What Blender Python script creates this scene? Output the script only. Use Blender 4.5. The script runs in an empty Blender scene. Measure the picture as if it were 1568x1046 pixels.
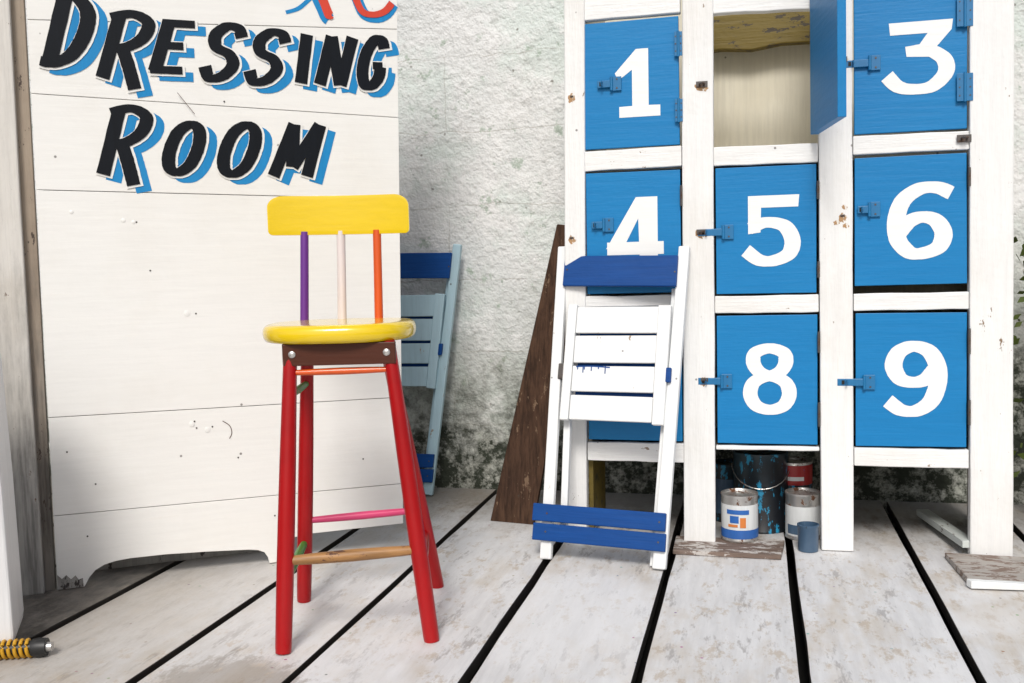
import bpy, bmesh, math, random
from mathutils import Vector as V, Matrix as M
random.seed(7)
sc=bpy.context.scene
COL=bpy.context.collection
# ------------------------------------------------------------------ materials
def nodes(name):
    m=bpy.data.materials.new(name); m.use_nodes=True
    nt=m.node_tree; b=nt.nodes['Principled BSDF']; return m,nt,b
def N(nt,t,**k):
    n=nt.nodes.new(t)
    for a,v in k.items(): setattr(n,a,v)
    return n
def ramp(nt,src,a,b,ca=(0,0,0,1),cb=(1,1,1,1)):
    r=N(nt,'ShaderNodeValToRGB'); r.color_ramp.elements[0].position=a; r.color_ramp.elements[1].position=b
    r.color_ramp.elements[0].color=ca; r.color_ramp.elements[1].color=cb
    nt.links.new(src,r.inputs[0]); return r.outputs[0]
def mix(nt,f,a,b,mode='MIX'):
    n=N(nt,'ShaderNodeMix',data_type='RGBA',blend_type=mode)
    for s,v in ((n.inputs[0],f),(n.inputs[6],a),(n.inputs[7],b)):
        if isinstance(v,(int,float)): s.default_value=v
        elif isinstance(v,tuple): s.default_value=v if len(v)==4 else (*v,1)
        else: nt.links.new(v,s)
    return n.outputs[2]
def math_(nt,op,a,b=0.0):
    n=N(nt,'ShaderNodeMath',operation=op)
    for s,v in ((n.inputs[0],a),(n.inputs[1],b)):
        if isinstance(v,(int,float)): s.default_value=v
        else: nt.links.new(v,s)
    return n.outputs[0]
def noise(nt,co,scale,detail=5,rough=.6,sc3=None,loc=None):
    if sc3 or loc:
        mp=N(nt,'ShaderNodeMapping'); nt.links.new(co,mp.inputs[0])
        if sc3: mp.inputs['Scale'].default_value=sc3
        if loc: mp.inputs['Location'].default_value=loc
        co=mp.outputs[0]
    n=N(nt,'ShaderNodeTexNoise'); n.inputs['Scale'].default_value=scale; n.inputs['Detail'].default_value=min(detail,5)
    n.inputs['Roughness'].default_value=rough; nt.links.new(co,n.inputs['Vector']); return n.outputs[0]
def paint(name,col,rough=.5,dirt=.35,dirtcol=(.35,.29,.2),wood=(.22,.15,.09),chip=.66,axis='z',speck=True,wear=0,bump=.25,var=.12,coat=0,seed=0,gmul=1.0,spec=.5,low=None,small=False):
    m,nt,b=nodes(name)
    b.inputs['Specular IOR Level'].default_value=spec; b.inputs['Roughness'].default_value=rough
    co=N(nt,'ShaderNodeTexCoord').outputs['Object']
    g={'x':(1,14,14),'y':(14,1,14),'z':(14,14,1)}[axis]
    L=(seed*3.1,seed*1.7,seed*2.3)
    grain=noise(nt,co,5*gmul,3,.65,g,L)
    c=mix(nt,ramp(nt,grain,.35,.7),(*[x*(1-var) for x in col],1),(*col,1))
    if dirt>0:
        big=noise(nt,co,2.3,5,.66,None,L)
        c=mix(nt,ramp(nt,big,.50,.76,(0,0,0,1),(dirt,dirt,dirt,1)),c,(*dirtcol,1))
        c=mix(nt,ramp(nt,grain,.62,.80,(0,0,0,1),(dirt*.8,)*3+(1,)),c,(*dirtcol,1))
    ch=noise(nt,co,11,5,.75,tuple(1+(x-1)*.12 for x in g),(L[0]+4,L[1]+2,L[2]))
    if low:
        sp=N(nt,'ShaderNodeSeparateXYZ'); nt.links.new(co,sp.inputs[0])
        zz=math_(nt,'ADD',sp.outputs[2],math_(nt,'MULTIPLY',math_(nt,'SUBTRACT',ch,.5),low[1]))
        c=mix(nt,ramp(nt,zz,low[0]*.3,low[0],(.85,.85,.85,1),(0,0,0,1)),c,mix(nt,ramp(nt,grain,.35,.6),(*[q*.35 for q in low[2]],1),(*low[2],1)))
    c=mix(nt,ramp(nt,ch,chip,chip+.02),c,(*wood,1))
    if speck:
        v=N(nt,'ShaderNodeTexVoronoi'); v.inputs['Scale'].default_value=13; nt.links.new(co,v.inputs['Vector'])
        s1=ramp(nt,v.outputs['Distance'],.035,.06,(1,1,1,1),(0,0,0,1))
        sp_=N(nt,'ShaderNodeSeparateColor'); nt.links.new(v.outputs['Color'],sp_.inputs[0])
        c=mix(nt,math_(nt,'MULTIPLY',math_(nt,'MULTIPLY',s1,math_(nt,'GREATER_THAN',sp_.outputs[0],.6)),.75),c,(.06,.045,.035,1))
    nt.links.new(c,b.inputs['Base Color'])
    if bump>.12:
        bp=N(nt,'ShaderNodeBump'); bp.inputs['Strength'].default_value=bump; bp.inputs['Distance'].default_value=.004
        fine=noise(nt,co,55,1,.6,None,L)
        nt.links.new(math_(nt,'ADD',grain,math_(nt,'MULTIPLY',fine,.35)),bp.inputs['Height']); nt.links.new(bp.outputs[0],b.inputs['Normal'])
    b.inputs['Coat Weight'].default_value=coat; b.inputs['Coat Roughness'].default_value=.08
    return m
m_board=paint('board_white_paint',(.84,.83,.795),.45,.18,(.58,.52,.42),axis='x',chip=.74,bump=.16,var=.04)
m_lock=paint('locker_white_paint',(.81,.81,.795),.5,.25,(.50,.43,.33),axis='z',chip=.675,bump=.6,var=.07,seed=2)
m_lockx=paint('locker_white_paint_rail',(.81,.81,.795),.5,.25,(.50,.43,.33),axis='x',chip=.665,bump=.6,var=.07,seed=3)
BLUE=(.005,.190,.46)
m_blue=paint('door_blue_paint',BLUE,.42,.15,(.02,.25,.50),(.35,.48,.58),axis='x',chip=.74,bump=.25,var=.06,speck=False,seed=4,spec=.3)
m_blued=paint('chair_blue_paint',(.001,.055,.24),.5,.15,(.02,.10,.28),(.2,.22,.28),axis='x',chip=.72,bump=.3,var=.15,speck=False,seed=5,spec=.25)
m_chair=paint('chair_white_paint',(.78,.795,.79),.42,.22,(.48,.48,.44),(.28,.2,.13),axis='z',chip=.67,bump=.25,var=.05,seed=6)
m_chairlb=paint('chair_pale_blue_paint',(.44,.62,.70),.45,.3,(.25,.33,.37),(.3,.2,.12),axis='z',chip=.66,bump=.3,seed=8)
m_yel=paint('yellow_gloss_paint',(.80,.56,.003),.2,.15,(.62,.40,.01),(.5,.3,.03),axis='x',chip=.77,bump=.14,var=.06,speck=False,coat=.7,seed=9)
m_red=paint('red_gloss_paint',(.38,.003,.005),.32,.5,(.15,.002,.004),(.05,.012,.010),axis='z',chip=.69,bump=.15,var=.08,speck=False,coat=.15,seed=10,spec=.3)
m_purple=paint('purple_paint',(.14,.025,.27),.35,.1,wood=(.1,.02,.1),chip=.78,speck=False,coat=.3,bump=0)
m_wspin=paint('pale_pink_paint',(.78,.70,.70),.35,.1,chip=.78,speck=False,coat=.3,bump=0)
m_orange=paint('orange_paint',(.70,.09,.004),.35,.15,(.4,.05,.01),wood=(.3,.05,.01),chip=.75,speck=False,coat=.3,bump=0)
m_pink=paint('pink_paint',(.62,.05,.16),.4,.2,(.4,.05,.1),wood=(.3,.1,.1),chip=.72,speck=False,axis='x',bump=0)
m_green=paint('green_paint',(.05,.22,.03),.45,.3,(.3,.3,.02),wood=(.2,.15,.02),chip=.6,speck=False,bump=0)
m_rung=paint('bare_wood_rung',(.42,.21,.07),.5,.6,(.18,.06,.02),wood=(.10,.04,.02),chip=.58,speck=False,axis='x',var=.4)
m_brown=paint('brown_paint',(.075,.020,.009),.45,.4,(.035,.012,.008),wood=(.14,.05,.02),chip=.66,speck=False,axis='x',spec=.3)
m_plank=paint('dark_weathered_wood',(.095,.050,.030),.8,.6,(.03,.016,.011),wood=(.17,.11,.07),chip=.62,speck=True,axis='z',bump=.9,var=.65,seed=12,spec=.2)
m_black=paint('black_sign_paint',(.004,.006,.010),.5,.0,chip=.75,wood=(.4,.4,.38),speck=False,bump=0,var=.3,spec=.2)
m_sblue=paint('blue_sign_paint',(.010,.24,.55),.5,.1,(.1,.35,.6),chip=.74,wood=(.5,.5,.47),speck=False,bump=0,spec=.3)
m_sred=paint('red_sign_paint',(.66,.05,.02),.5,.1,chip=.8,speck=False,bump=0)
m_swhite=paint('white_sign_paint',(.84,.83,.795),.45,.0,(.6,.6,.55),axis='x',chip=.8,speck=False,bump=0,var=.04)
m_digit=paint('white_number_paint',(.83,.83,.81),.45,.08,(.5,.6,.65),BLUE,axis='x',chip=.73,speck=False,bump=.2,var=.03,seed=14)
m_greyw=paint('grey_weathered_frame',(.40,.385,.36),.7,.8,(.10,.085,.07),wood=(.05,.04,.035),chip=.60,axis='z',bump=.8,var=.3,seed=15)
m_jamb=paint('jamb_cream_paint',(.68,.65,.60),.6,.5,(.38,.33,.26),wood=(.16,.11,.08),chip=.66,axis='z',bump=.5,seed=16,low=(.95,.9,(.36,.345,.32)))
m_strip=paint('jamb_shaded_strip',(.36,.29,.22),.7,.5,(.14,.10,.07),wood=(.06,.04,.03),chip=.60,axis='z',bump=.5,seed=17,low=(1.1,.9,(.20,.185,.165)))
m_cab=paint('cabinet_white_enamel',(.76,.76,.76),.35,.15,(.5,.5,.48),chip=.8,speck=False,bump=0,seed=18)
m_beige=paint('locker_back_panel',(.72,.68,.56),.6,.35,(.52,.46,.32),wood=(.4,.34,.2),chip=.76,axis='z',bump=.2,seed=19)
m_olive=paint('olive_inside_wood',(.15,.105,.008),.6,.6,(.07,.05,.008),wood=(.04,.028,.012),chip=.57,axis='x',bump=.5,seed=20)
m_inner=paint('locker_inner_white',(.62,.59,.49),.6,.35,(.3,.26,.18),axis='z',chip=.7,bump=.3,seed=21)
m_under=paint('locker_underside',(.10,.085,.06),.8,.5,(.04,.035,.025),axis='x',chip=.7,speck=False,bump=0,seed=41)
m_wboard=paint('floor_scrap_wood',(.20,.14,.11),.7,.6,(.50,.46,.42),wood=(.50,.47,.44),chip=.53,axis='x',bump=.8,var=.4,seed=22)
m_wboard2=paint('floor_scrap_plywood',(.46,.42,.38),.7,.7,(.24,.18,.14),wood=(.19,.13,.10),chip=.52,axis='x',bump=.8,var=.3,seed=32)
m_lath=paint('pale_lath_wood',(.62,.66,.63),.7,.3,(.35,.35,.32),wood=(.15,.12,.1),chip=.62,axis='y',bump=.6,seed=23)
m_bframe=paint('brown_lath_wood',(.15,.09,.06),.8,.6,(.3,.25,.2),wood=(.05,.03,.02),chip=.55,axis='x',bump=.8,seed=24)
def metal(name,col,rough=.4,rust=.5,met=.8,rc=(.12,.05,.022)):
    m,nt,b=nodes(name); co=N(nt,'ShaderNodeTexCoord').outputs['Object']
    n1=noise(nt,co,35,4,.7); k=ramp(nt,n1,.62-.2*rust,.7-.2*rust)
    nt.links.new(mix(nt,k,(*col,1),(*rc,1)),b.inputs['Base Color'])
    nt.links.new(ramp(nt,k,0,1,(met,)*3+(1,),(0,0,0,1)),b.inputs['Metallic'])
    nt.links.new(ramp(nt,k,0,1,(rough,)*3+(1,),(.85,)*3+(1,)),b.inputs['Roughness'])
    return m
m_steel=metal('tin_metal',(.55,.54,.52),.35,.4)
m_rust=metal('rusty_metal',(.10,.09,.085),.5,.5,.6,(.07,.036,.02))
m_bolt=metal('bolt_metal',(.62,.6,.57),.3,.1)
m_stain=paint('rust_stain',(.42,.25,.12),.7,.5,(.6,.45,.3),wood=(.75,.72,.66),chip=.52,speck=False,bump=0,seed=40)
m_hole=paint('keyhole_black',(.006,.006,.006),.7,0,speck=False,chip=.9,bump=0)
m_hasp=paint('hasp_blue_paint',(.008,.165,.38),.4,.2,(.02,.1,.2),(.10,.05,.03),chip=.64,speck=False,seed=25,bump=0)
m_label=paint('can_label_white',(.70,.72,.72),.4,.3,(.4,.4,.38),wood=(.1,.2,.4),chip=.68,speck=False,seed=26,bump=0)
m_lblue=paint('can_label_blue',(.02,.12,.42),.4,.1,chip=.75,speck=False,bump=0)
m_lor=paint('can_label_orange',(.65,.20,.04),.4,.1,chip=.8,speck=False,bump=0)
m_bucket=paint('bucket_paint_splashed',(.010,.012,.016),.35,.6,(.02,.09,.13),wood=(.02,.24,.42),chip=.56,speck=False,seed=28,bump=0)
m_lred=paint('can_label_red',(.36,.015,.015),.4,.2,wood=(.02,.1,.3),chip=.66,speck=False,bump=0)
m_cup=paint('cup_blue_grey',(.05,.10,.17),.4,.5,(.2,.25,.3),wood=(.03,.05,.07),chip=.62,speck=False,bump=0)
m_ylw=paint('spring_yellow',(.60,.32,.015),.4,.4,(.2,.1,.02),chip=.66,speck=False,bump=0)
m_blk=paint('rubber_black',(.012,.012,.012),.45,.2,(.1,.09,.08),chip=.8,speck=False,bump=0)
def wall_mat():
    m,nt,b=nodes('weathered_plaster'); tc=N(nt,'ShaderNodeTexCoord'); co=tc.outputs['Object']
    n1=noise(nt,co,1.6,3,.6); n2=noise(nt,co,7,5,.72); n3=noise(nt,co,42,2,.7); n4=noise(nt,co,2.4,5,.68,None,(5,3,2)); n5=noise(nt,co,16,4,.8,None,(1,1,8))
    c=mix(nt,ramp(nt,n1,.38,.62),(.76,.76,.75,1),(.66,.68,.67,1))
    c=mix(nt,ramp(nt,n4,.48,.60,(0,0,0,1),(.5,.5,.5,1)),c,(.60,.70,.645,1))
    c=mix(nt,ramp(nt,n2,.54,.62,(0,0,0,1),(.6,.6,.6,1)),c,(.82,.82,.81,1))
    c=mix(nt,math_(nt,'MULTIPLY',ramp(nt,n5,.56,.66),.35),c,(.42,.42,.40,1))
    sep=N(nt,'ShaderNodeSeparateXYZ'); nt.links.new(co,sep.inputs[0])
    cmb=N(nt,'ShaderNodeCombineXYZ'); nt.links.new(sep.outputs[0],cmb.inputs[0]); nt.links.new(sep.outputs[2],cmb.inputs[1])
    nn=N(nt,'ShaderNodeTexNoise'); nn.inputs['Scale'].default_value=7; nn.inputs['Detail'].default_value=3; nt.links.new(co,nn.inputs['Vector'])
    vm=N(nt,'ShaderNodeVectorMath',operation='SCALE'); nt.links.new(nn.outputs['Color'],vm.inputs[0]); vm.inputs['Scale'].default_value=.05
    va=N(nt,'ShaderNodeVectorMath',operation='ADD'); nt.links.new(cmb.outputs[0],va.inputs[0]); nt.links.new(vm.outputs[0],va.inputs[1])
    br=N(nt,'ShaderNodeTexBrick'); nt.links.new(va.outputs[0],br.inputs['Vector']); br.inputs['Scale'].default_value=1
    br.inputs['Brick Width'].default_value=1.15; br.inputs['Row Height'].default_value=.29; br.inputs['Mortar Size'].default_value=.0035; br.inputs['Mortar Smooth'].default_value=.8
    jm=math_(nt,'MULTIPLY',br.outputs['Fac'],ramp(nt,n2,.38,.52))
    c=mix(nt,math_(nt,'MULTIPLY',jm,.5),c,(.34,.32,.28,1))
    v=N(nt,'ShaderNodeTexVoronoi'); v.inputs['Scale'].default_value=15; nt.links.new(va.outputs[0],v.inputs['Vector'])
    pit=math_(nt,'MULTIPLY',ramp(nt,v.outputs['Distance'],.05,.10,(1,1,1,1),(0,0,0,1)),ramp(nt,n4,.45,.55))
    c=mix(nt,math_(nt,'MULTIPLY',pit,.75),c,(.12,.10,.08,1))
    moss=math_(nt,'MULTIPLY',ramp(nt,noise(nt,co,9,4,.78,None,(2,7,7)),.60,.66),.65)
    c=mix(nt,moss,c,(.30,.39,.30,1))
    # mould deepened behind the locker, painting the recess's shade into the wall
    recess_dark=math_(nt,'MULTIPLY',math_(nt,'GREATER_THAN',sep.outputs[0],-.55),-.28)
    zz=math_(nt,'ADD',math_(nt,'ADD',sep.outputs[2],recess_dark),math_(nt,'MULTIPLY',math_(nt,'SUBTRACT',n2,.5),1.0))
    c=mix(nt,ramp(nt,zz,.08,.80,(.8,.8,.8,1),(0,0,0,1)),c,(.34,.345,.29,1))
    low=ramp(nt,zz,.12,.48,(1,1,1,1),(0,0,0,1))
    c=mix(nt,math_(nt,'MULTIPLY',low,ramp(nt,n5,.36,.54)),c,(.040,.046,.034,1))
    nt.links.new(c,b.inputs['Base Color']); b.inputs['Roughness'].default_value=.9; b.inputs['Specular IOR Level'].default_value=.2
    bp=N(nt,'ShaderNodeBump'); bp.inputs['Strength'].default_value=.9; bp.inputs['Distance'].default_value=.024
    hgt=math_(nt,'ADD',noise(nt,co,7,4,.72),math_(nt,'MULTIPLY',n3,.3))
    nt.links.new(hgt,bp.inputs['Height']); nt.links.new(bp.outputs[0],b.inputs['Normal']); return m
def floor_mat():
    m,nt,b=nodes('whitewashed_deck'); tc=N(nt,'ShaderNodeTexCoord'); co=tc.outputs['Object']
    ge=N(nt,'ShaderNodeNewGeometry'); rnd=ge.outputs['Random Per Island']
    off=N(nt,'ShaderNodeCombineXYZ'); nt.links.new(math_(nt,'MULTIPLY',rnd,37),off.inputs[1]); nt.links.new(math_(nt,'MULTIPLY',rnd,11),off.inputs[2])
    va=N(nt,'ShaderNodeVectorMath',operation='ADD'); nt.links.new(co,va.inputs[0]); nt.links.new(off.outputs[0],va.inputs[1]); cc=va.outputs[0]
    g=noise(nt,cc,4,4,.7,(9,1,3)); g2=noise(nt,cc,2.6,5,.65,(2.2,1,1)); g3=noise(nt,cc,12,5,.78,(2,1,1)); fine=noise(nt,cc,70,1,.7)
    c=mix(nt,ramp(nt,g,.35,.65),(.565,.56,.56,1),(.67,.665,.665,1))
    c=mix(nt,ramp(nt,g2,.48,.64,(0,0,0,1),(.55,.55,.55,1)),c,(.49,.42,.33,1))
    c=mix(nt,math_(nt,'MULTIPLY',ramp(nt,g3,.54,.63),.55),c,(.40,.31,.21,1))
    c=mix(nt,math_(nt,'MULTIPLY',ramp(nt,noise(nt,cc,5,4,.8,(4,1,1),(4,4,4)),.57,.65),.6),c,(.26,.24,.23,1))
    c=mix(nt,math_(nt,'MULTIPLY',ramp(nt,noise(nt,cc,1.3,4,.6,None,(7,4,1)),.50,.58),.5),c,(.74,.74,.745,1))
    v=N(nt,'ShaderNodeTexVoronoi'); v.inputs['Scale'].default_value=18; nt.links.new(cc,v.inputs['Vector'])
    sp=math_(nt,'MULTIPLY',ramp(nt,v.outputs['Distance'],.05,.08,(1,1,1,1),(0,0,0,1)),ramp(nt,g2,.46,.52))
    hs=N(nt,'ShaderNodeHueSaturation'); hs.inputs['Saturation'].default_value=1.1; hs.inputs['Value'].default_value=.35; nt.links.new(v.outputs['Color'],hs.inputs['Color'])
    c=mix(nt,math_(nt,'MULTIPLY',sp,.85),c,hs.outputs[0])
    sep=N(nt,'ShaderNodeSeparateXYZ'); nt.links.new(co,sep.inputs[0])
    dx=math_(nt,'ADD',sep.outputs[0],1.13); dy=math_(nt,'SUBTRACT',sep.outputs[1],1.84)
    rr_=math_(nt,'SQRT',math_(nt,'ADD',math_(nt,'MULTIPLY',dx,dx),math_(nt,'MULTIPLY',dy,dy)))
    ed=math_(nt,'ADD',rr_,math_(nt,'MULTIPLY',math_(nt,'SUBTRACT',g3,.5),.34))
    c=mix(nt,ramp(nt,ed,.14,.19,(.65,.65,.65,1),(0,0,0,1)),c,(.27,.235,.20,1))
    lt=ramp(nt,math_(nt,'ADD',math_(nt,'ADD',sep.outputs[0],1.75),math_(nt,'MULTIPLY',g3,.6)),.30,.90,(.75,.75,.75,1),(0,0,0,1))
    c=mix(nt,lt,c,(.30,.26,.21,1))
    # grime and painted-in recess shade under the lockers and along the wall
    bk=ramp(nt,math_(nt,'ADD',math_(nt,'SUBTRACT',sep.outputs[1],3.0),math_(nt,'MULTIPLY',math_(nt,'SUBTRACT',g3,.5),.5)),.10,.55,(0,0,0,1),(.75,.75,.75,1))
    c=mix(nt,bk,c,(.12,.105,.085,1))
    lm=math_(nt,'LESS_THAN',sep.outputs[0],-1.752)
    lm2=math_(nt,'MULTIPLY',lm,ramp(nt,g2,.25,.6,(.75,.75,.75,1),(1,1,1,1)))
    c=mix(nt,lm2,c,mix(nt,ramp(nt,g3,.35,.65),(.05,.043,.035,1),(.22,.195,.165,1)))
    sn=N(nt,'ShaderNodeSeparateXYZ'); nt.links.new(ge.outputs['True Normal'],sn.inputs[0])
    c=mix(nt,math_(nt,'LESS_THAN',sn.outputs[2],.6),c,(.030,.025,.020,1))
    nt.links.new(c,b.inputs['Base Color']); nt.links.new(ramp(nt,g3,.3,.7,(.45,)*3+(1,),(.75,)*3+(1,)),b.inputs['Roughness'])
    bp=N(nt,'ShaderNodeBump'); bp.inputs['Strength'].default_value=.5; bp.inputs['Distance'].default_value=.005
    nt.links.new(math_(nt,'ADD',noise(nt,cc,4,2,.7,(9,1,3)),math_(nt,'MULTIPLY',fine,.3)),bp.inputs['Height']); nt.links.new(bp.outputs[0],b.inputs['Normal']); return m
def ground_mat():
    m,nt,b=nodes('dark_earth'); co=N(nt,'ShaderNodeTexCoord').outputs['Object']
    nt.links.new(mix(nt,noise(nt,co,3,3,.7),(.010,.009,.008,1),(.026,.023,.020,1)),b.inputs['Base Color']); b.inputs['Roughness'].default_value=.95; return m
# ------------------------------------------------------------------ mesh helpers
def empty(name,loc=(0,0,0),rot=(0,0,0)):
    e=bpy.data.objects.new(name,None); COL.objects.link(e); e.location=loc; e.rotation_euler=rot; e.empty_display_size=.1; return e
def mk(name,verts,faces,mat,parent=None,bevel=0,smooth=False,seg=2):
    me=bpy.data.meshes.new(name); me.from_pydata([tuple(v) for v in verts],[],faces)
    bm=bmesh.new(); bm.from_mesh(me); bmesh.ops.recalc_face_normals(bm,faces=bm.faces); bm.to_mesh(me); bm.free()
    me.materials.append(mat); o=bpy.data.objects.new(name,me); COL.objects.link(o)
    if parent: o.parent=parent
    if smooth:
        for p in me.polygons: p.use_smooth=True
    if bevel:
        md=o.modifiers.new('b','BEVEL'); md.width=bevel; md.segments=seg; md.limit_method='ANGLE'; md.angle_limit=math.radians(40)
    return o
BF=[(0,1,2,3),(4,5,6,7),(0,1,5,4),(1,2,6,5),(2,3,7,6),(3,0,4,7)]
def box(name,x0,x1,y0,y1,z0,z1,mat,parent=None,bevel=.002):
    return mk(name,[(x0,y0,z0),(x1,y0,z0),(x1,y1,z0),(x0,y1,z0),(x0,y0,z1),(x1,y0,z1),(x1,y1,z1),(x0,y1,z1)],BF,mat,parent,bevel)
def prism(name,poly,y0,y1,mat,parent=None,bevel=.0015):
    n=len(poly); vs=[(x,y0,z) for x,z in poly]+[(x,y1,z) for x,z in poly]
    fs=[tuple(range(n)),tuple(range(n,2*n))]+[(i,(i+1)%n,(i+1)%n+n,i+n) for i in range(n)]
    return mk(name,vs,fs,mat,parent,bevel)
def bar(name,a,b,w,d,mat,parent=None,bevel=.003,w2=None):
    a=V(a);b=V(b); t=(b-a).normalized(); nrm=V((-t.y,t.x)); w2=w2 or w
    p=[a-nrm*w/2,a+nrm*w/2,b+nrm*w2/2,b-nrm*w2/2]
    return prism(name,[(q.x,q.y) for q in p],d[0],d[1],mat,parent,bevel)
def tube(name,pts,rad,mat,parent=None,seg=20,caps=True):
    pts=[V(p) for p in pts]; vs=[];fs=[]
    for i,p in enumerate(pts):
        t=(pts[min(i+1,len(pts)-1)]-pts[max(i-1,0)]).normalized()
        up=V((0,0,1)) if abs(t.z)<.9 else V((0,1,0)); a=t.cross(up).normalized(); b=t.cross(a)
        r=rad[i] if isinstance(rad,(list,tuple)) else rad
        for k in range(seg):
            an=2*math.pi*k/seg; vs.append(p+a*math.cos(an)*r+b*math.sin(an)*r)
    for i in range(len(pts)-1):
        for k in range(seg):
            k2=(k+1)%seg; fs.append((i*seg+k,i*seg+k2,(i+1)*seg+k2,(i+1)*seg+k))
    if caps: fs.append(tuple(range(seg))); fs.append(tuple(range((len(pts)-1)*seg,len(pts)*seg)))
    o=mk(name,vs,fs,mat,parent,0,True)
    md=o.modifiers.new('e','EDGE_SPLIT'); md.split_angle=math.radians(50); return o
def lathe(name,prof,c,mat,parent=None,seg=40):
    vs=[];fs=[];n=len(prof)
    for r,z in prof:
        for k in range(seg):
            an=2*math.pi*k/seg; vs.append((c[0]+r*math.cos(an),c[1]+r*math.sin(an),c[2]+z))
    for i in range(n-1):
        for k in range(seg):
            k2=(k+1)%seg; fs.append((i*seg+k,i*seg+k2,(i+1)*seg+k2,(i+1)*seg+k))
    fs.append(tuple(range(seg))); fs.append(tuple(range((n-1)*seg,n*seg)))
    o=mk(name,vs,fs,mat,parent,0,True); md=o.modifiers.new('e','EDGE_SPLIT'); md.split_angle=math.radians(45); return o
# ------------------------------------------------------------------ lettering
def smooth(pts,closed=False,sub=9):
    P=[V(p) for p in pts]; n=len(P); out=[]
    rng=n if closed else n-1
    for i in range(rng):
        if closed: a,b,c,d=P[(i-1)%n],P[i],P[(i+1)%n],P[(i+2)%n]
        else: a,b,c,d=P[max(i-1,0)],P[i],P[i+1],P[min(i+2,n-1)]
        for s in range(sub):
            t=s/sub; out.append(.5*((2*b)+(-a+c)*t+(2*a-5*b+4*c-d)*t*t+(-a+3*b-3*c+d)*t**3))
    if not closed: out.append(P[-1])
    return out
def glyph(name,strokes,bx,shear,w,wh,y,mat,parent,grow=0,off=(0,0),jit=.03):
    x0,z0,x1,z1=bx; vs=[];fs=[]; y_=y
    rs=random.Random(len(name)*7)
    for st in strokes:
        closed=st[0]=='O'; pts=st[1:]
        if st[0]=='P':
            b=len(vs)
            for (u,v) in pts:
                uu=u*(1-shear)+shear*v; vs.append((x0+uu*(x1-x0)+off[0],y_,z0+v*(z1-z0)+off[1]))
            fs.append(tuple(range(b,len(vs)))); y_-=.00012; continue
        q=[]
        for (u,v) in pts:
            uu=u*(1-shear)+shear*v; q.append((x0+uu*(x1-x0)+off[0],z0+v*(z1-z0)+off[1]))
        pl=smooth(q,closed) if (len(q)>2 or closed) else [V(q[0]).lerp(V(q[1]),i/6) for i in range(7)]
        n=len(pl); b=len(vs)
        for i,p in enumerate(pl):
            a=pl[(i-1)%n] if (closed or i>0) else p; c=pl[(i+1)%n] if (closed or i<n-1) else p
            t=(c-a).normalized(); nr=V((-t.y,t.x)); ww=wh+(w-wh)*abs(t.y)**1.2; ww=ww*(1+rs.uniform(-jit,jit))+grow*2
            pp=p
            if grow and not closed:
                if i==0: pp=p-t*grow
                if i==n-1: pp=p+t*grow
            for s in (-1,1):
                k=pp+nr*s*ww/2; vs.append((k.x,y_-i*.000004,k.y))
        for i in range(n if closed else n-1):
            j=(i+1)%n; fs.append((b+2*i,b+2*i+1,b+2*j+1,b+2*j))
        y_-=.00035 if len(pl)>20 else .00012
    return mk(name,vs,fs,mat,parent)
# ================================================================== SETTING
g=mk('ground',[(-40,-40,-.16),(40,-40,-.16),(40,40,-.16),(-40,40,-.16)],[(0,1,2,3)],ground_mat())
xs=[-4.28,-3.92,-3.56,-3.20,-2.84,-2.48,-2.12,-1.752,-1.345,-1.0,-.615,-.25,.103,.459,.82,1.18,1.54,1.90,2.26,2.62,2.98]
vs=[];fs=[]
gp=.0115
for i in range(len(xs)-1):
    xa=xs[i]+gp; xb=xs[i+1]-gp
    cuts=[-4.5, -.9-(i%3)*.3, 3.76]
    for c in range(2):
        b=len(vs); y0=cuts[c]+.003; y1=cuts[c+1]-.003; dz=random.uniform(-.0015,.0015); ny=26
        rows=[]
        for k in range(ny+1):
            y=y0+(y1-y0)*k/ny; rows.append((xa+random.uniform(-.0020,.0020),xb+random.uniform(-.0020,.0020),y))
        for (p,q,y) in rows: vs+=[(p,y,-.035),(q,y,-.035),(q,y,dz),(p,y,dz)]
        for k in range(ny):
            o_=b+4*k
            for e in range(4): fs.append((o_+e,o_+(e+1)%4,o_+4+(e+1)%4,o_+4+e))
        fs.append((b,b+1,b+2,b+3)); o_=b+4*ny; fs.append((o_,o_+1,o_+2,o_+3))
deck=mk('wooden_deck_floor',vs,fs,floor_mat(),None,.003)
nx,nz=90,40; vs=[];fs=[]
for j in range(nz+1):
    for i in range(nx+1):
        x=-4.3+i*7.3/nx; z=-.16+j*3.2/nz
        vs.append((x,3.76+.008*math.sin(x*3.1+z*2)+random.uniform(-.003,.003),z))
for j in range(nz):
    for i in range(nx):
        a=j*(nx+1)+i; fs.append((a,a+1,a+nx+2,a+nx+1))
wl=mk('plaster_wall',vs,fs,wall_mat(),None,0,True)
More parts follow.
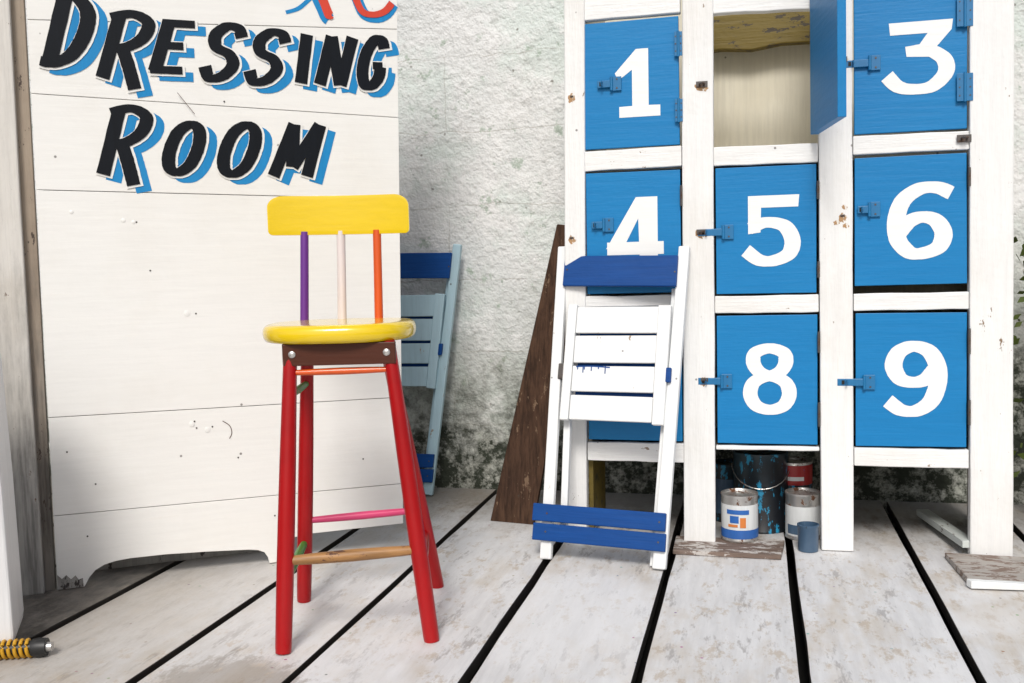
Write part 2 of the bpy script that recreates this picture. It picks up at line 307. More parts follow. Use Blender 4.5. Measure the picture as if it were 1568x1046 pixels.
# ================================================================== DRESSING ROOM SIGN BOARD
B=empty('dressing_room_sign_board',(-1.947,2.35,0),(0,0,math.radians(34)))
def le(z): return .002+.0105*z
def re(z): return 1.02+.0245*z
sm=[(2.25,2.25),(1.932,1.955),(1.606,1.638),(1.406,1.367),(1.142,1.114),(.502,.487),(.219,.208)]
gsm=.0010
for i in range(len(sm)-1):
    (ta,tb),(la_,lb)=sm[i],sm[i+1]
    prism('plank_%d'%(i+1),[(le(la_),la_+gsm),(re(lb),lb+gsm),(re(tb),tb-gsm),(le(ta),ta-gsm)],random.uniform(-.0004,.0004),.022,m_board,B,.0012)
prism('plank_bottom',[(.004,.219-gsm),(1.025,.208-gsm),(1.022,.078),(.72,.080),(.655,.072),(.628,.03),(.622,.003),(.598,.003),(.594,.022),(.584,.039),(.565,.048),(.536,.053),(.42,.062),(.30,.069),(.202,.070),(.16,.067),(.13,.060),(.105,.047),(.088,.028),(.078,.010),(.074,.003),(.003,.003)],0,.022,m_board,B,.0015)
box('backing',.03,1.0,.024,.034,.10,2.2,m_strip,B,0)
box('foot_block',.03,.072,.03,.07,.002,.09,m_greyw,B)
box('hut_underside_board',.03,.60,.16,.18,.0,.085,m_greyw,B,0)
blob_rs=random.Random(3)
vs=[(.004,-.0012,.004),(.072,-.0012,.004),(.071,-.0012,.030),(.060,-.0012,.026),(.052,-.0012,.040),(.040,-.0012,.030),(.028,-.0012,.044),(.016,-.0012,.034),(.004,-.0012,.048)]
mk('peeled_foot',vs,[tuple(range(9))],m_greyw,B)
SH=.34
LT={'D':[('L',(.20,.0),(.20,1)),('C',(.0,.97),(.45,1.0),(.88,.78),(.93,.45),(.72,.14),(.30,.0),(-.05,.03))],
'R':[('L',(.20,.0),(.20,.98)),('C',(.0,.93),(.5,1.0),(.93,.88),(.92,.66),(.62,.50),(.22,.46)),('C',(.45,.50),(.72,.22),(1.05,-.16))],
'E':[('L',(.18,.0),(.18,1)),('L',(.02,.96),(.98,.96)),('L',(.1,.52),(.82,.52)),('L',(.02,.04),(1.0,.04))],
'S':[('C',(.97,.80),(.78,.97),(.40,1.0),(.10,.82),(.22,.60),(.70,.46),(.90,.26),(.66,.05),(.25,.0),(.0,.22))],
'I':[('L',(.5,.0),(.5,1))],
'N':[('L',(.12,.0),(.12,1)),('L',(.12,1.0),(.86,.0)),('L',(.90,.0),(.90,1))],
'G':[('C',(.95,.80),(.76,.97),(.42,.98),(.10,.70),(.06,.32),(.30,.03),(.66,.02),(.92,.20),(.92,.42)),('L',(.52,.44),(1.02,.44))],
'O':[('O',(.5,1.0),(.85,.88),(.97,.55),(.85,.17),(.5,.0),(.15,.12),(.03,.45),(.15,.83))],
'M':[('L',(.06,.0),(.14,1)),('L',(.14,1.0),(.46,.18)),('L',(.48,.18),(.80,1.0)),('L',(.82,1),(.93,.0))]}
word=[('D',.048,1.490,.196,1.675),('R',.180,1.455,.345,1.636),('E',.325,1.478,.462,1.622),('S',.470,1.466,.600,1.616),('S',.596,1.460,.726,1.606),('I',.732,1.461,.802,1.606),('N',.802,1.459,.925,1.604),('G',.930,1.459,1.024,1.604),
('R',.168,1.185,.325,1.372),('O',.350,1.193,.472,1.330),('O',.502,1.189,.632,1.332),('M',.655,1.183,.828,1.338)]
for i,(ch,a,b,c,d) in enumerate(word):
    w=.037 if i else .041; wh=.022
    for nm,mt,yy,gr,of in (('letter_shadow_',m_sblue,-.0010,.0025,(.027,-.017)),('letter_gap_',m_swhite,-.0030,.0045,(.003,-.0015)),('letter_',m_black,-.0052,0,(0,0))):
        glyph('%s%s_%d'%(nm,ch.lower(),i),LT[ch],(a,b,c,d),SH,w,wh,yy,mt,B,gr,of)
glyph('upper_letter_blue',[('C',(0,1),(.25,.15),(.32,0))],(.80,1.655,.95,1.76),0,.040,.034,-.0010,m_sblue,B)
glyph('upper_letter_red',[('C',(.1,1),(.30,.2),(.34,.12))],(.80,1.655,.95,1.76),0,.028,.024,-.003,m_sred,B)
glyph('upper_letter_blue_b',[('C',(0,.8),(.2,.15),(.5,0),(.8,.15),(1.,.5))],(.93,1.668,1.05,1.76),0,.034,.03,-.0010,m_sblue,B)
glyph('upper_letter_red_b',[('C',(0,.8),(.2,.17),(.5,.06),(.8,.2),(1.,.5))],(.925,1.672,1.045,1.76),0,.022,.018,-.003,m_sred,B)
glyph('upper_letter_blue_c',[('C',(0,0),(.5,.3),(1,1))],(.72,1.668,.80,1.72),0,.014,.01,-.0010,m_sblue,B)
glyph('pencil_scratch',[('C',(0,1),(.8,.7),(1,.3),(.7,0))],(.480,.40,.505,.455),0,.0022,.0022,-.0010,m_brown,B)
glyph('scratch_b',[('L',(0,1),(1,0))],(.40,1.36,.445,1.42),0,.0016,.0016,-.0085,m_brown,B)
for k,(x,z) in enumerate([(.40,.46),(.405,.44),(.45,.44),(.42,.78),(.27,1.05),(.30,.91),(.12,.30),(.09,.15),(.52,.34),(.62,.15),(.9,.30),(.53,1.40),(.05,.40)]):
    lathe('nail_%d'%k,[(.0001,0),(.0026,0),(.0026,.0005),(.0001,.0006)],(0,0,0),m_rust,B,10).matrix_local=M.Translation((x,-.0008,z))@M.Rotation(math.radians(90),4,'X')
for k,(x,z,r) in enumerate([(.395,.782,.010),(.392,.452,.009),(.435,.432,.009),(.10,1.08,.006),(.235,1.055,.007),(.262,1.05,.006)]):
    lathe('filled_knot_%d'%k,[(.0001,0),(r,0),(r*.8,.0008),(.0001,.0010)],(0,0,0),m_swhite,B,14).matrix_local=M.Translation((x,-.0006,z))@M.Rotation(math.radians(90),4,'X')
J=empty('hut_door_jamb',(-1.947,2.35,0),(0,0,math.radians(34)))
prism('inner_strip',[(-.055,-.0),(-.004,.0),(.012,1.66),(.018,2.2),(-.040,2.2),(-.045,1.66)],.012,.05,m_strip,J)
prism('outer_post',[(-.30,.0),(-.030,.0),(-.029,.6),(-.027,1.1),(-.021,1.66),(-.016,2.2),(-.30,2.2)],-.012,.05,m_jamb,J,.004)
K=empty('white_cabinet',(-1.716,1.918,0),(0,0,math.radians(34)))
prism('body',[(-.5,.02),(-.012,.02),(-.003,.03),(0,.05),(-.004,.40),(-.012,.70),(-.018,.745),(-.030,.765),(-.05,.77),(-.5,.77)],0,.20,m_cab,K,.006)
tube('knob',[(-.040,-.004,.755),(-.040,-.022,.755)],[.010,.013],m_rust,K,16)
H=empty('coil_spring',(-1.86,1.85,0))
d=V((.235,.085,0)).normalized(); sd=V((-d.y,d.x,0)); pts=[]
for i in range(15*16+1):
    a=i/16*2*math.pi; s=i/(15*16)*.205; pts.append(d*s+sd*math.cos(a)*.019+V((0,0,.0235+math.sin(a)*.019)))
tube('coil',pts,.0044,m_ylw,H,8)
tube('rubber_core',[V((0,0,.0235)),d*.215+V((0,0,.0235))],.0165,m_blk,H)
tube('end_cap',[d*.205+V((0,0,.0235)),d*.218+V((0,0,.0235)),d*.238+V((0,0,.0235))],[.020,.0225,.021],m_blk,H)
tube('end_bolt',[d*.238+V((0,0,.0235)),d*.250+V((0,0,.0235))],[.012,.011],m_steel,H,8)
# ================================================================== NUMBERED LOCKER
LK=empty('numbered_locker',(0,3.08,0),(math.radians(-2.5),0,0))
TOP=1.95
def post(n,b0,b1,t0,t1,z0,zt=TOP):
    f=(zt)/1.7; k=9; L_=[];R_=[]
    for i in range(k+1):
        s=i/k; z=z0+(zt-z0)*s; L_.append((b0+(t0-b0)*f*s+random.uniform(-.0012,.0012),z)); R_.append((b1+(t1-b1)*f*s+random.uniform(-.0012,.0012),z))
    prism(n,R_+L_[::-1],-.006,.034,m_lock,LK,.004)
post('post_1',-.597,-.529,-.581,-.514,.002)
post('post_2',-.218,-.121,-.209,-.114,.004)
post('post_3',.198,.291,.193,.292,.002)
post('post_4',.617,.734,.615,.733,.002)
def rail(n,x0,x1,z0,z1,dz=0):
    k=6; r=lambda: random.uniform(-.0012,.0012)
    lo=[(x0+(x1-x0)*i/k,z0+dz*i/k+r()) for i in range(k+1)]; hi=[(x0+(x1-x0)*i/k,z1+dz*i/k+r()) for i in range(k+1)]
    prism(n,lo+hi[::-1],0,.03,m_lockx,LK,.003)
c1=(-.524,-.2145);c2=(-.1165,.193);c3=(.2935,.615)
rail('rail_1a',*c1,1.668,1.735); rail('rail_1b',*c1,1.192,1.254,.002); rail('rail_1c',*c1,.757,.792); rail('rail_1d',*c1,.262,.322)
rail('rail_2a',*c2,1.656,1.74,-.012); rail('rail_2b',*c2,1.188,1.246,-.003); rail('rail_2c',*c2,.731,.785); rail('rail_2d',*c2,.306,.319)
rail('rail_3a',*c3,1.70,1.76); rail('rail_3b',*c3,1.202,1.256,-.001); rail('rail_3c',*c3,.734,.785); rail('rail_3d',*c3,.263,.318)
def door(n,c,z0,z1):
    p=empty(n,(0,0,0)); p.parent=LK
    j=lambda: random.uniform(-.0014,.0014)
    prism('panel',[(c[0]+.005+j(),z0+.005+j()),(c[1]-.005+j(),z0+.005+j()),(c[1]-.005+j(),z1-.006+j()),(c[0]+.005+j(),z1-.006+j())],.005,.022,m_blue,p,.0015)
    return p
D1=door('door_one',c1,1.255,1.664); D4=door('door_four',c1,.795,1.19); D7=door('door_seven',c1,.324,.754)
D5=door('door_five',c2,.787,1.186); D8=door('door_eight',c2,.321,.730)
D3=door('door_three',c3,1.258,1.698); D6=door('door_six',c3,.804,1.197); D9=door('door_nine',c3,.320,.731)
box('side_left',-.526,-.514,.036,.46,.262,TOP-.05,m_inner,LK,0)
box('side_left_lower',-.526,-.512,.036,.30,.03,.260,m_olive,LK,0)
box('side_right',.70,.716,.036,.46,.03,TOP-.05,m_olive,LK,0)
box('divider_1',-.172,-.160,.036,.46,.262,TOP-.05,m_inner,LK,0)
box('divider_2',.236,.248,.036,.46,.306,TOP-.05,m_inner,LK,0)
box('back_panel',-.514,.70,.446,.46,.262,TOP-.05,m_beige,LK,0)
for k,z in enumerate((1.19,.735,.285)):
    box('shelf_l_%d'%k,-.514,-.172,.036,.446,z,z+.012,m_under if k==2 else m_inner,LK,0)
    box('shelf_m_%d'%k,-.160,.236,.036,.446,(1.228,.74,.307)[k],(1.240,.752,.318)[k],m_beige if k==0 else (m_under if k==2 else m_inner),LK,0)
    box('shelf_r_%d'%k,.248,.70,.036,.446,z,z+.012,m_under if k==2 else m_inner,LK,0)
prism('olive_beam',[(-.158,1.630),(-.10,1.634),(0,1.625),(.10,1.639),(.234,1.636),(.234,1.75),(-.158,1.75)],.36,.40,m_olive,LK,.004)
OD=empty('door_two',(.194,-.010,0),(0,0,math.radians(100.5))); OD.parent=LK
prism('panel',[(-.30,1.262),(0,1.266),(0,1.80),(-.30,1.80)],0,.024,m_blue,OD,.0015)
ND={'1':[('P',(0,0),(1,0),(1,.16),(.72,.165),(.72,1),(.42,1),(-.10,.66),(-.02,.55),(.32,.70),(.32,.165),(0,.16))],
'3':[('P',(.03,1.0),(1.0,1.0),(.98,.86),(.74,.62),(.48,.66),(.62,.83),(.05,.83)),('P',(.28,.66),(.62,.69),(.64,.50),(.30,.52)),('C',(.40,.595),(.62,.60),(.86,.46),(.89,.27),(.68,.09),(.38,.065),(.16,.12),(.0,.27))],
'4':[('P',(.58,1),(.95,1),(.95,0),(.62,0)),('P',(.55,1),(.80,1),(.30,.36),(-.02,.36)),('P',(0,.28),(1.06,.28),(1.06,.44),(.0,.44))],
'5':[('P',(.05,1),(1,1),(.98,.83),(.05,.83)),('P',(.05,1),(.30,1),(.28,.48),(.05,.46)),('C',(.08,.54),(.38,.62),(.72,.56),(.87,.36),(.80,.17),(.52,.075),(.25,.09),(.0,.23))],
'6':[('C',(1.0,.86),(.78,.94),(.50,.93),(.24,.78),(.13,.52),(.16,.26),(.34,.09),(.55,.07),(.80,.15),(.88,.33),(.76,.50),(.55,.555),(.34,.50),(.18,.36))],
'8':[('O',(.5,.93),(.75,.87),(.80,.74),(.70,.61),(.5,.55),(.30,.61),(.20,.74),(.25,.87)),('O',(.5,.54),(.78,.46),(.86,.29),(.75,.13),(.5,.07),(.25,.13),(.14,.29),(.22,.46))],
'9':[('C',(.82,.62),(.66,.49),(.45,.45),(.24,.50),(.13,.67),(.22,.85),(.46,.93),(.72,.86),(.86,.66),(.86,.42),(.74,.19),(.50,.07),(.25,.08),(.03,.20))]}
for n,p,bx,w,r in (('1',D1,(-.408,1.355,-.279,1.567),.04,.8),('3',D3,(.390,1.372,.572,1.583),.046,.66),('4',D4,(-.452,.851,-.283,1.103),.04,.8),('5',D5,(-.022,.875,.138,1.091),.048,.66),
    ('6',D6,(.392,.886,.567,1.107),.050,.66),('8',D8,(-.034,.416,.128,.637),.044,.7),('9',D9,(.385,.417,.553,.641),.050,.64)):
    glyph('numeral_'+n,ND[n],bx,0,w,w*r,.0042,m_digit,p,0,(0,0),.015)
def hasp(n,x,z,p,L=.10):
    e=empty(n,(x,0,z)); e.parent=p
    box('plate',.0,.032,-.003,.004,-.022,.022,m_hasp,e,.001)
    box('strap',-L*.55,.002,-.007,-.003,-.011,.011,m_hasp,e,.0015)
    tube('barrel',[(.001,-.005,-.021),(.001,-.005,.021)],.0048,m_hasp,e,12)
    tube('staple',[(-L*.36,-.004,-.006),(-L*.36,-.020,-.006),(-L*.36,-.024,0),(-L*.36,-.020,.006),(-L*.36,-.004,.006)],.0024,m_hasp,e,8)
    box('slot',-L*.46,-L*.40,-.0085,-.0065,-.006,.006,m_hole,e,0)
    for q in (-.014,.014): tube('screw%d'%(q>0),[(.018,-.0045,q),(.018,-.0025,q)],.0028,m_rust,e,10)
hasp('hasp_a',-.432,1.462,D1,L=.08); hasp('hasp_b',-.090,.983,D5,L=.14); hasp('hasp_c',-.098,.520,D8,L=.13); hasp('hasp_d',.322,.518,D9,L=.14)
hasp('hasp_e',.340,1.470,D3,L=.13); hasp('hasp_f',-.462,1.018,D4,L=.07); hasp('hasp_g',.338,1.036,D6,L=.06)
def blob(n,x,z,rx,rz,y,p,mt):
    vs=[(x,y,z)];k=18
    for i in range(k):
        a=2*math.pi*i/k; q=random.uniform(.65,1.1); vs.append((x+rx*q*math.cos(a),y,z+rz*q*math.sin(a)))
    mk(n,vs,[(0,i+1,(i+1)%k+1) for i in range(k)],mt,p)
for k,(x,z,s) in enumerate([(-.150,1.44,.016),(-.155,.985,.014),(-.150,.525,.010),(.600,1.232,.018),(.262,1.485,.014),(.262,1.02,.006),(-.558,1.43,.005),(-.565,.98,.006)]):
    e=empty('catch_%d'%k,(x,-.006,z)); e.parent=LK
    box('plate',-s*1.1,s*1.1,-.0025,-.0006,-s*.6,s*.6,m_rust,e,.0008)
    if s>.009: tube('loop',[(-s*.4,-.002,0),(-s*.4,-.014,0),(0,-.019,0),(s*.4,-.014,0),(s*.4,-.002,0)],.003,m_rust,e,8)
    if x!=.600: blob('rust_halo',0,-.006,max(s*1.5,.014),max(s*1.2,.016),-.0004,e,m_stain)
for k,(x,z) in enumerate([(.245,1.00),(.268,1.045),(.272,.99)]): 
    e=empty('rust_mark_%d'%k,(x,-.0064,z)); e.parent=LK; blob('mark',0,0,.010,.008,0,e,m_stain)
def hinge(n,x,z,p,mat=m_hasp,h=.07,w=.016):
    e=empty(n,(x,0,z)); e.parent=p
    box('leaf',-w,w,-.0085,-.0062,-h/2,h/2,mat,e,.0008)
    tube('pin',[(0,-.0085,-h/2-.002),(0,-.0085,h/2+.002)],.0042,mat,e,10)
    for q in (-.3,.0,.3):
        for r_ in (-.65,.65): tube('screw',[(w*r_,-.0098,h*q),(w*r_,-.0082,h*q)],.0022,m_rust,e,8)
for k,(x,z,p,mt,h,w) in enumerate([(-.221,1.57,D1,m_hasp,.075,.012),(-.221,1.365,D1,m_hasp,.07,.012),(.602,1.60,D3,m_hasp,.09,.022),(.602,1.38,D3,m_hasp,.08,.022),(.192,1.10,D5,m_rust,.05,.003),(.192,.86,D5,m_rust,.045,.003),(.192,.64,D8,m_rust,.06,.003),(.192,.42,D8,m_rust,.07,.003),(.614,1.12,D6,m_rust,.05,.003),(.614,.64,D9,m_rust,.07,.003),(.614,.43,D9,m_rust,.07,.003),(-.216,1.10,D4,m_rust,.06,.003)]):
    hinge('hinge_%d'%k,x,z,p,mt,h,w)
# ================================================================== BAR STOOL
S=empty('bar_stool',(-.980,2.294,0),(0,0,math.radians(13.9)))
feet={'front_left':((-.159,-.213),(-.131,-.118)),'back_left':((-.186,.149),(-.138,.115)),'front_right':((.188,-.165),(.103,-.118)),'back_right':((.172,.235),(.062,.105))}
def legpt(k,z):
    f,t=feet[k]; s=z/.73; return V((f[0]+(t[0]-f[0])*s,f[1]+(t[1]-f[1])*s,z))
for k in feet:
    P=[legpt(k,z) for z in (.001,.015,.15,.30,.45,.60,.725)]
    tube('leg_'+k,P,[.0185,.0195,.0205,.0205,.0195,.0175,.016],m_red,S,24)
def side(n,a,b,za,zb,r,mt):
    p=legpt(a,za);q=legpt(b,zb); tube(n,[p,p.lerp(q,.25),p.lerp(q,.5),p.lerp(q,.75),q],[r*.8,r,r*1.1,r,r*.8],mt,S,14)
side('rung_front','front_left','front_right',.213,.222,.0135,m_rung)
side('rung_back','back_left','back_right',.225,.232,.010,m_pink)
side('rung_left','front_left','back_left',.165,.165,.011,m_green)
side('rung_right','front_right','back_right',.165,.165,.011,m_red)
side('rung_upper_left','front_left','back_left',.60,.60,.009,m_green)
side('rung_upper_front','front_left','front_right',.655,.657,.008,m_orange)
side('rung_upper_back','back_left','back_right',.657,.657,.008,m_orange)
box('apron_front',-.146,.122,-.140,-.122,.672,.724,m_brown,S,.002)
box('apron_back',-.146,.078,.112,.128,.672,.724,m_brown,S,.002)
box('apron_left',-.152,-.134,-.121,.111,.672,.724,m_brown,S,.002)
mk('apron_right',[(.102,-.121,.672),(.119,-.121,.672),(.076,.111,.672),(.060,.111,.672),(.102,-.121,.724),(.119,-.121,.724),(.076,.111,.724),(.060,.111,.724)],BF,m_brown,S,.002)
for k,x in enumerate((-.124,.101)):
    o=lathe('bolt_%d'%k,[(.0001,0),(.0085,0),(.0085,.002),(.006,.004),(.0001,.0045)],(0,0,0),m_bolt,S,20); o.matrix_local=M.Translation((x,-.140,.700))@M.Rotation(math.radians(90),4,'X')
ncs=72; prof=[(.90,0),(.965,.003),(.992,.011),(1.0,.021),(.996,.031),(.975,.039),(.93,.0435),(.80,.0445),(.4,.0435)]
vs=[];fs=[]
for s,z in prof:
    for k in range(ncs):
        a=2*math.pi*k/ncs; e=2/2.5; ca,sa=math.cos(a),math.sin(a)
        vs.append((-.030+.188*s*abs(ca)**e*math.copysign(1,ca),.0+.172*s*abs(sa)**e*math.copysign(1,sa),.724+z))
for i in range(len(prof)-1):
    for k in range(ncs):
        k2=(k+1)%ncs; fs.append((i*ncs+k,i*ncs+k2,(i+1)*ncs+k2,(i+1)*ncs+k))
fs.append(tuple(range(ncs))); fs.append(tuple(range((len(prof)-1)*ncs,len(prof)*ncs)))
mk('seat',vs,fs,m_yel,S,0,True)
tube('spindle_left',[(-.147,.125,.76),(-.143,.131,.88),(-.139,.136,1.00)],[.0115,.0112,.0110],m_purple,S,16)
tube('spindle_middle',[(-.049,.135,.76),(-.047,.142,.88),(-.045,.147,1.00)],[.0120,.0118,.0115],m_wspin,S,16)
tube('spindle_right',[(.050,.125,.76),(.051,.131,.88),(.052,.136,1.00)],[.0115,.0112,.0110],m_orange,S,16)
x0,x1,z0,z1=-.228,.140,.992,1.094; nxs,nzs=40,10
def outline(u):
    d=min(u,1-u)*(x1-x0); rt,rb=.040,.012
    zt=z1-(rt-math.sqrt(max(0,rt*rt-(rt-d)**2))) *.75 if d<rt else z1
    zb=z0+(rb-math.sqrt(max(0,rb*rb-(rb-d)**2))) if d<rb else z0
    return zb,zt
vs=[];fs=[]
us=[.5-.5*math.cos(math.pi*i/nxs) for i in range(nxs+1)]
for side_ in (0,1):
    for u in us:
        zb,zt=outline(u)
        x=x0+(x1-x0)*u; cy=.148-.030*(2*u-1)**2
        for j in range(nzs+1): vs.append((x,cy+(-.011 if side_==0 else .011),zb+(zt-zb)*j/nzs-.003*u))
st=nzs+1; off=(nxs+1)*st
for i in range(nxs):
    for j in range(nzs):
        a=i*st+j; fs.append((a,a+st,a+st+1,a+1)); a+=off; fs.append((a,a+1,a+st+1,a+st))
for i in range(nxs):
    a=i*st; fs.append((a,a+st,a+st+off,a+off)); a+=nzs; fs.append((a,a+off,a+st+off,a+st))
for j in range(nzs):
    a=j; fs.append((a,a+off,a+1+off,a+1)); a+=nxs*st; fs.append((a,a+1,a+1+off,a+off))
o=mk('backrest',vs,fs,m_yel,S,.005,True,3)
# ================================================================== FOLDING CHAIRS
ex=V((.988,-.154,0)).normalized(); ey_=V((.047,.298,.953)).normalized(); nn=ey_.cross(ex).normalized(); ey_=ex.cross(nn).normalized()
def frame(o,ex,dn,up,loc):
    o.matrix_world=M(((ex.x,dn.x,up.x,loc[0]),(ex.y,dn.y,up.y,loc[1]),(ex.z,dn.z,up.z,loc[2]),(0,0,0,1)))
if ey_.z<0: ey_=-ey_
dn=ey_.cross(ex).normalized()
C1=empty('folding_chair'); frame(C1,ex,dn,ey_,(-.62,2.854,0))
def fchair(P,mw,mslat,mb,k=0.0,drips=False):
    sh=lambda p:(p[0]+k*p[1],p[1])
    bar('rail_left',sh((.000,.003)),sh((-.028,1.0)),.036,(-.006,.016),mw,P,.004,.033)
    bar('rail_right',sh((.352,.006)),sh((.372,.988)),.040,(-.006,.016),mw,P,.004,.034)
    bar('rear_leg_left',sh((.040,.10)),sh((.004,.86)),.022,(.024,.044),mw,P,.003)
    bar('rear_leg_right',sh((.328,.012)),sh((.345,.86)),.022,(.024,.044),mw,P,.003)
    def slat(n,x0,x1,z0,z1,d,m,dz=0): prism(n,[sh((x0,z0)),sh((x1,z0+dz)),sh((x1,z1+dz)),sh((x0,z1))],d[0],d[1],m,P,.003)
    slat('top_rail',-.012,.358,.862,.962,(-.020,-.007),mb,-.008)
    slat('bottom_slat_upper',-.048,.368,.116,.169,(-.020,-.007),mb,-.002)
    slat('bottom_slat_lower',-.043,.371,.058,.110,(-.020,-.007),mb,-.002)
    bar('seat_stile_left',sh((.028,.430)),sh((.028,.800)),.028,(-.020,.003),mslat,P,.003,.030)
    bar('seat_stile_right',sh((.326,.425)),sh((.326,.795)),.036,(-.020,.003),mslat,P,.003,.040)
    for i,(a,b) in enumerate(((.706,.796),(.612,.703),(.521,.606),(.431,.514))):
        slat('seat_slat_%d'%(i+1),.0435,.306,a+.001+random.uniform(-.001,.001),b-.004,(-.015,-.003),mslat,random.uniform(-.002,.002))
    slat('seat_underside',.05,.30,.50,.79,(.008,.014),mb)
    slat('pivot_block',-.006,.012,.56,.61,(-.012,.02),m_rust)
    slat('pivot_patch',.342,.358,.555,.60,(-.022,-.007),mb)
    for q,(x,z) in enumerate(((.0,.915),(.352,.90),(.0,.14),(.35,.14),(.0,.085),(.35,.082))):
        x,z=sh((x,z)); tube('screw_%d'%q,[(x,-.0215,z),(x,-.019,z)],.003,m_rust,P,8)
    if drips:
        for q,(x,l) in enumerate(((.060,.012),(.078,.022),(.082,.012),(.105,.016),(.128,.010),(.150,.024))):
            glyph('paint_drip_%d'%q,[('L',(0,1),(.1,0))],(x,.602-l,x+.004,.6025),0,.0035,.003,-.0157,mb,P)
        glyph('paint_run',[('C',(0,.6),(.5,1),(1,.2))],(.055,.597,.165,.601),0,.004,.004,-.0156,mb,P)
fchair(C1,m_chair,m_chair,m_blued,0,True)
C2=empty('folding_chair'); lean=math.radians(5)
frame(C2,V((1,0,0)),V((0,math.cos(lean),-math.sin(lean))),V((0,math.sin(lean),math.cos(lean))),(-1.602,3.60,0))
fchair(C2,m_chairlb,m_chairlb,m_blued,.11)
PL=empty('leaning_wood_plank',(0,3.30,0))
mk('plank',[(-.906,-.03,.0),(-.745,-.06,.0),(-.548,.035,1.02),(-.660,.06,1.035),(-.906,.005,.0),(-.745,-.025,.0),(-.548,.07,1.02),(-.660,.095,1.035)],BF,m_plank,PL,.003)
# ================================================================== CANS
def can(name,c,r,h,mbody,labels=(),handle=False):
    e=empty(name,c)
    lathe('body',[(r*.97,0),(r,.003),(r,.006),(r*.975,.009),(r*.975,h-.010),(r,h-.007),(r,h-.001),(r*.95,h),(r*.90,h-.004),(r*.88,h-.009)] ,(0,0,0),mbody,e)
    for i,(z0,z1,a0,a1,m_) in enumerate(labels):
        vs=[];n=24;rr=r*.985+.0004*i
        for k in range(n+1):
            a=math.radians(a0+(a1-a0)*k/n); vs+= [(rr*math.cos(a),rr*math.sin(a),z0),(rr*math.cos(a),rr*math.sin(a),z1)]
        mk('label_%d'%i,vs,[(2*k,2*k+2,2*k+3,2*k+1) for k in range(n)],m_,e,0,True)
    if handle:
        tube('handle',[(r*1.02*math.cos(math.radians(a)),-abs(math.sin(math.radians(a)))*r*1.08,h*.82-.7*r*abs(math.sin(math.radians(a)))) for a in range(180,361,12)],.0018,m_steel,e,6)
    return e
can('paint_can',(-.047,3.125,.016),.058,.148,m_steel,[(.012,.118,-200,20,m_label),(.012,.040,-200,20,m_lblue),(.062,.085,-120,-92,m_lblue),(.048,.080,-88,-70,m_lor),(.090,.104,-130,-60,m_lblue),(.050,.058,-125,-95,m_lor)])
can('paint_bucket',(.020,3.33,.0),.092,.262,m_bucket,[],True)
can('paint_can',(.150,3.225,.0),.056,.150,m_steel,[(.014,.11,-200,20,m_label),(.02,.05,-150,-60,m_cup)])
can('paint_can',(.128,3.36,.0),.060,.225,m_steel,[(.150,.215,-200,20,m_lred),(.165,.178,-140,-60,m_label),(.02,.15,-200,20,m_bucket)])
can('paint_can',(-.085,3.42,.0),.060,.200,m_bucket,[(.03,.15,-200,20,m_cup)])
lathe('blue_paint_cup',[(.026,0),(.030,.002),(.031,.075),(.033,.078),(.033,.083),(.029,.084),(.028,.060)],(.158,3.075,.0),m_cup)
SB=empty('scrap_board',(0,0,0))
mk('board',[(-.245,2.97,.001),(.075,2.962,.001),(.09,3.125,.001),(-.247,3.13,.001),(-.245,2.97,.015),(.075,2.962,.015),(.09,3.125,.015),(-.247,3.13,.015)],BF,m_wboard,SB,.002)
SB2=empty('scrap_board',(0,0,0))
mk('board',[(.545,3.06,.001),(.560,2.80,.001),(1.02,2.77,.001),(1.05,3.04,.001),(.545,3.06,.016),(.560,2.80,.020),(1.02,2.77,.016),(1.05,3.04,.014)],BF,m_wboard2,SB2,.002)
mk('edge_trim',[(.552,2.795,.003),(.560,2.772,.003),(.72,2.780,.003),(.72,2.80,.003),(.552,2.795,.024),(.560,2.772,.024),(.72,2.780,.02),(.72,2.80,.02)],BF,m_chair,SB2,.002)
ST=empty('pale_lath',(.552,3.50,.0),(math.radians(-1.5),0,math.radians(9)))
box('lath',-.020,.020,-.42,0,.014,.036,m_lath,ST,.002)
PT=empty('wall_plant',(.93,3.60,0))
for k in range(5):
    x=random.uniform(-.03,.05); tube('stem_%d'%k,[(x,0,0),(x+random.uniform(-.04,.05),random.uniform(-.05,.02),.45),(x+random.uniform(-.05,.06),random.uniform(-.06,.02),.9)],[.006,.004,.002],m_bframe,PT,8)
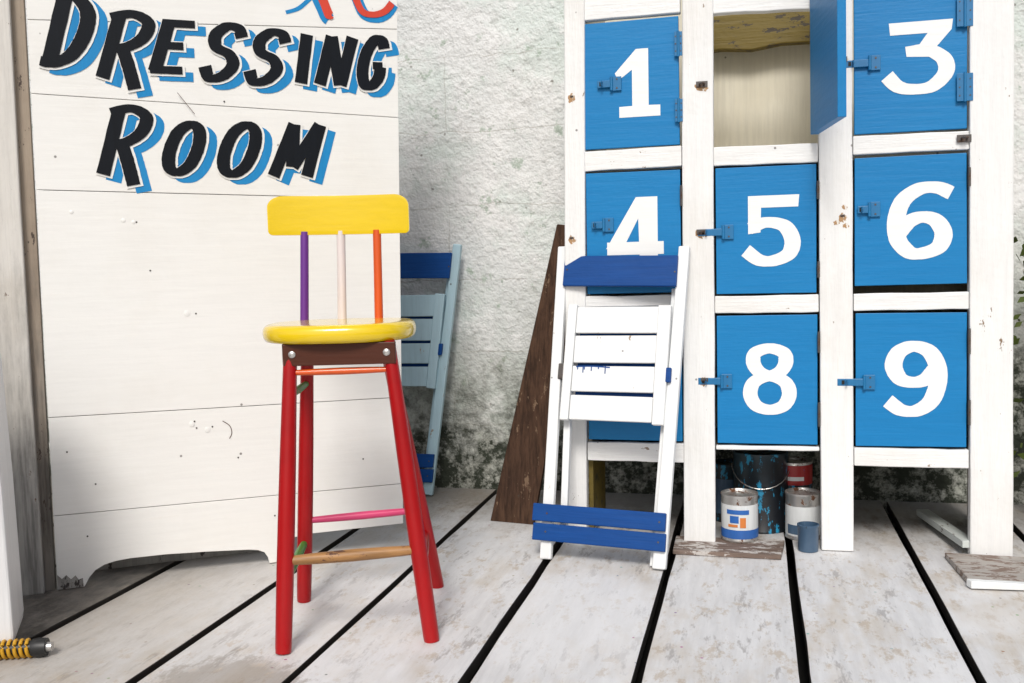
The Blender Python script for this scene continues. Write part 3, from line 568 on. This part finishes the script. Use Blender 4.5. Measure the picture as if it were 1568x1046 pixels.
m_leaf,nt,b=nodes('leaf_green'); co=N(nt,'ShaderNodeTexCoord').outputs['Object']; nt.links.new(mix(nt,noise(nt,co,9,3),(.03,.07,.015,1),(.13,.16,.03,1)),b.inputs['Base Color']); b.inputs['Roughness'].default_value=.6
vs=[];fs=[]
for k in range(260):
    p=V((random.gauss(.02,.05),random.uniform(-.09,.05),random.uniform(.15,.95))); a=V((random.uniform(-1,1),random.uniform(-1,1),random.uniform(-1,.4))).normalized()*random.uniform(.02,.05)
    s=a.cross(V((random.random(),random.random(),random.random()))).normalized()*a.length*.28; b_=len(vs)
    vs+=[p,p+a*.5+s,p+a,p+a*.5-s]; fs.append((b_,b_+1,b_+2,b_+3))
mk('leaves',vs,fs,m_leaf,PT)
# ================================================================== LIGHT + CAMERA
EL,AZ=44,174
w=bpy.data.worlds.new('World'); sc.world=w; w.use_nodes=True; nt=w.node_tree; bg=nt.nodes['Background']
sky=nt.nodes.new('ShaderNodeTexSky'); sky.sky_type='NISHITA'; sky.sun_disc=False; sky.sun_elevation=math.radians(EL); sky.sun_rotation=math.radians(AZ); sky.dust_density=3
hs=nt.nodes.new('ShaderNodeHueSaturation'); hs.inputs['Saturation'].default_value=.6; nt.links.new(sky.outputs[0],hs.inputs['Color']); nt.links.new(hs.outputs[0],bg.inputs[0]); bg.inputs[1].default_value=.108
sl=bpy.data.lights.new('sun','SUN'); sl.energy=2.35; sl.angle=math.radians(16); sl.color=(1,.965,.92); so=bpy.data.objects.new('sun',sl); COL.objects.link(so)
el=math.radians(EL); az=math.radians(AZ); sd=V((math.sin(az)*math.cos(el),math.cos(az)*math.cos(el),math.sin(el)))
so.rotation_euler=(-sd).to_track_quat('-Z','Y').to_euler(); so.location=(0,0,5)
cd=bpy.data.cameras.new('camera'); cam=bpy.data.objects.new('camera',cd); COL.objects.link(cam); sc.camera=cam
cd.sensor_width=36; cd.lens=34.44; cd.clip_end=200; cd.clip_start=.05
cam.matrix_world=M.Translation((0,0,.9))@M.Rotation(math.radians(13.9),4,'Z')@M.Rotation(math.radians(90-4.5),4,'X')@M.Rotation(math.radians(-1.53),4,'Z')
sc.view_settings.view_transform='Standard'; sc.view_settings.look='None'; sc.view_settings.exposure=0
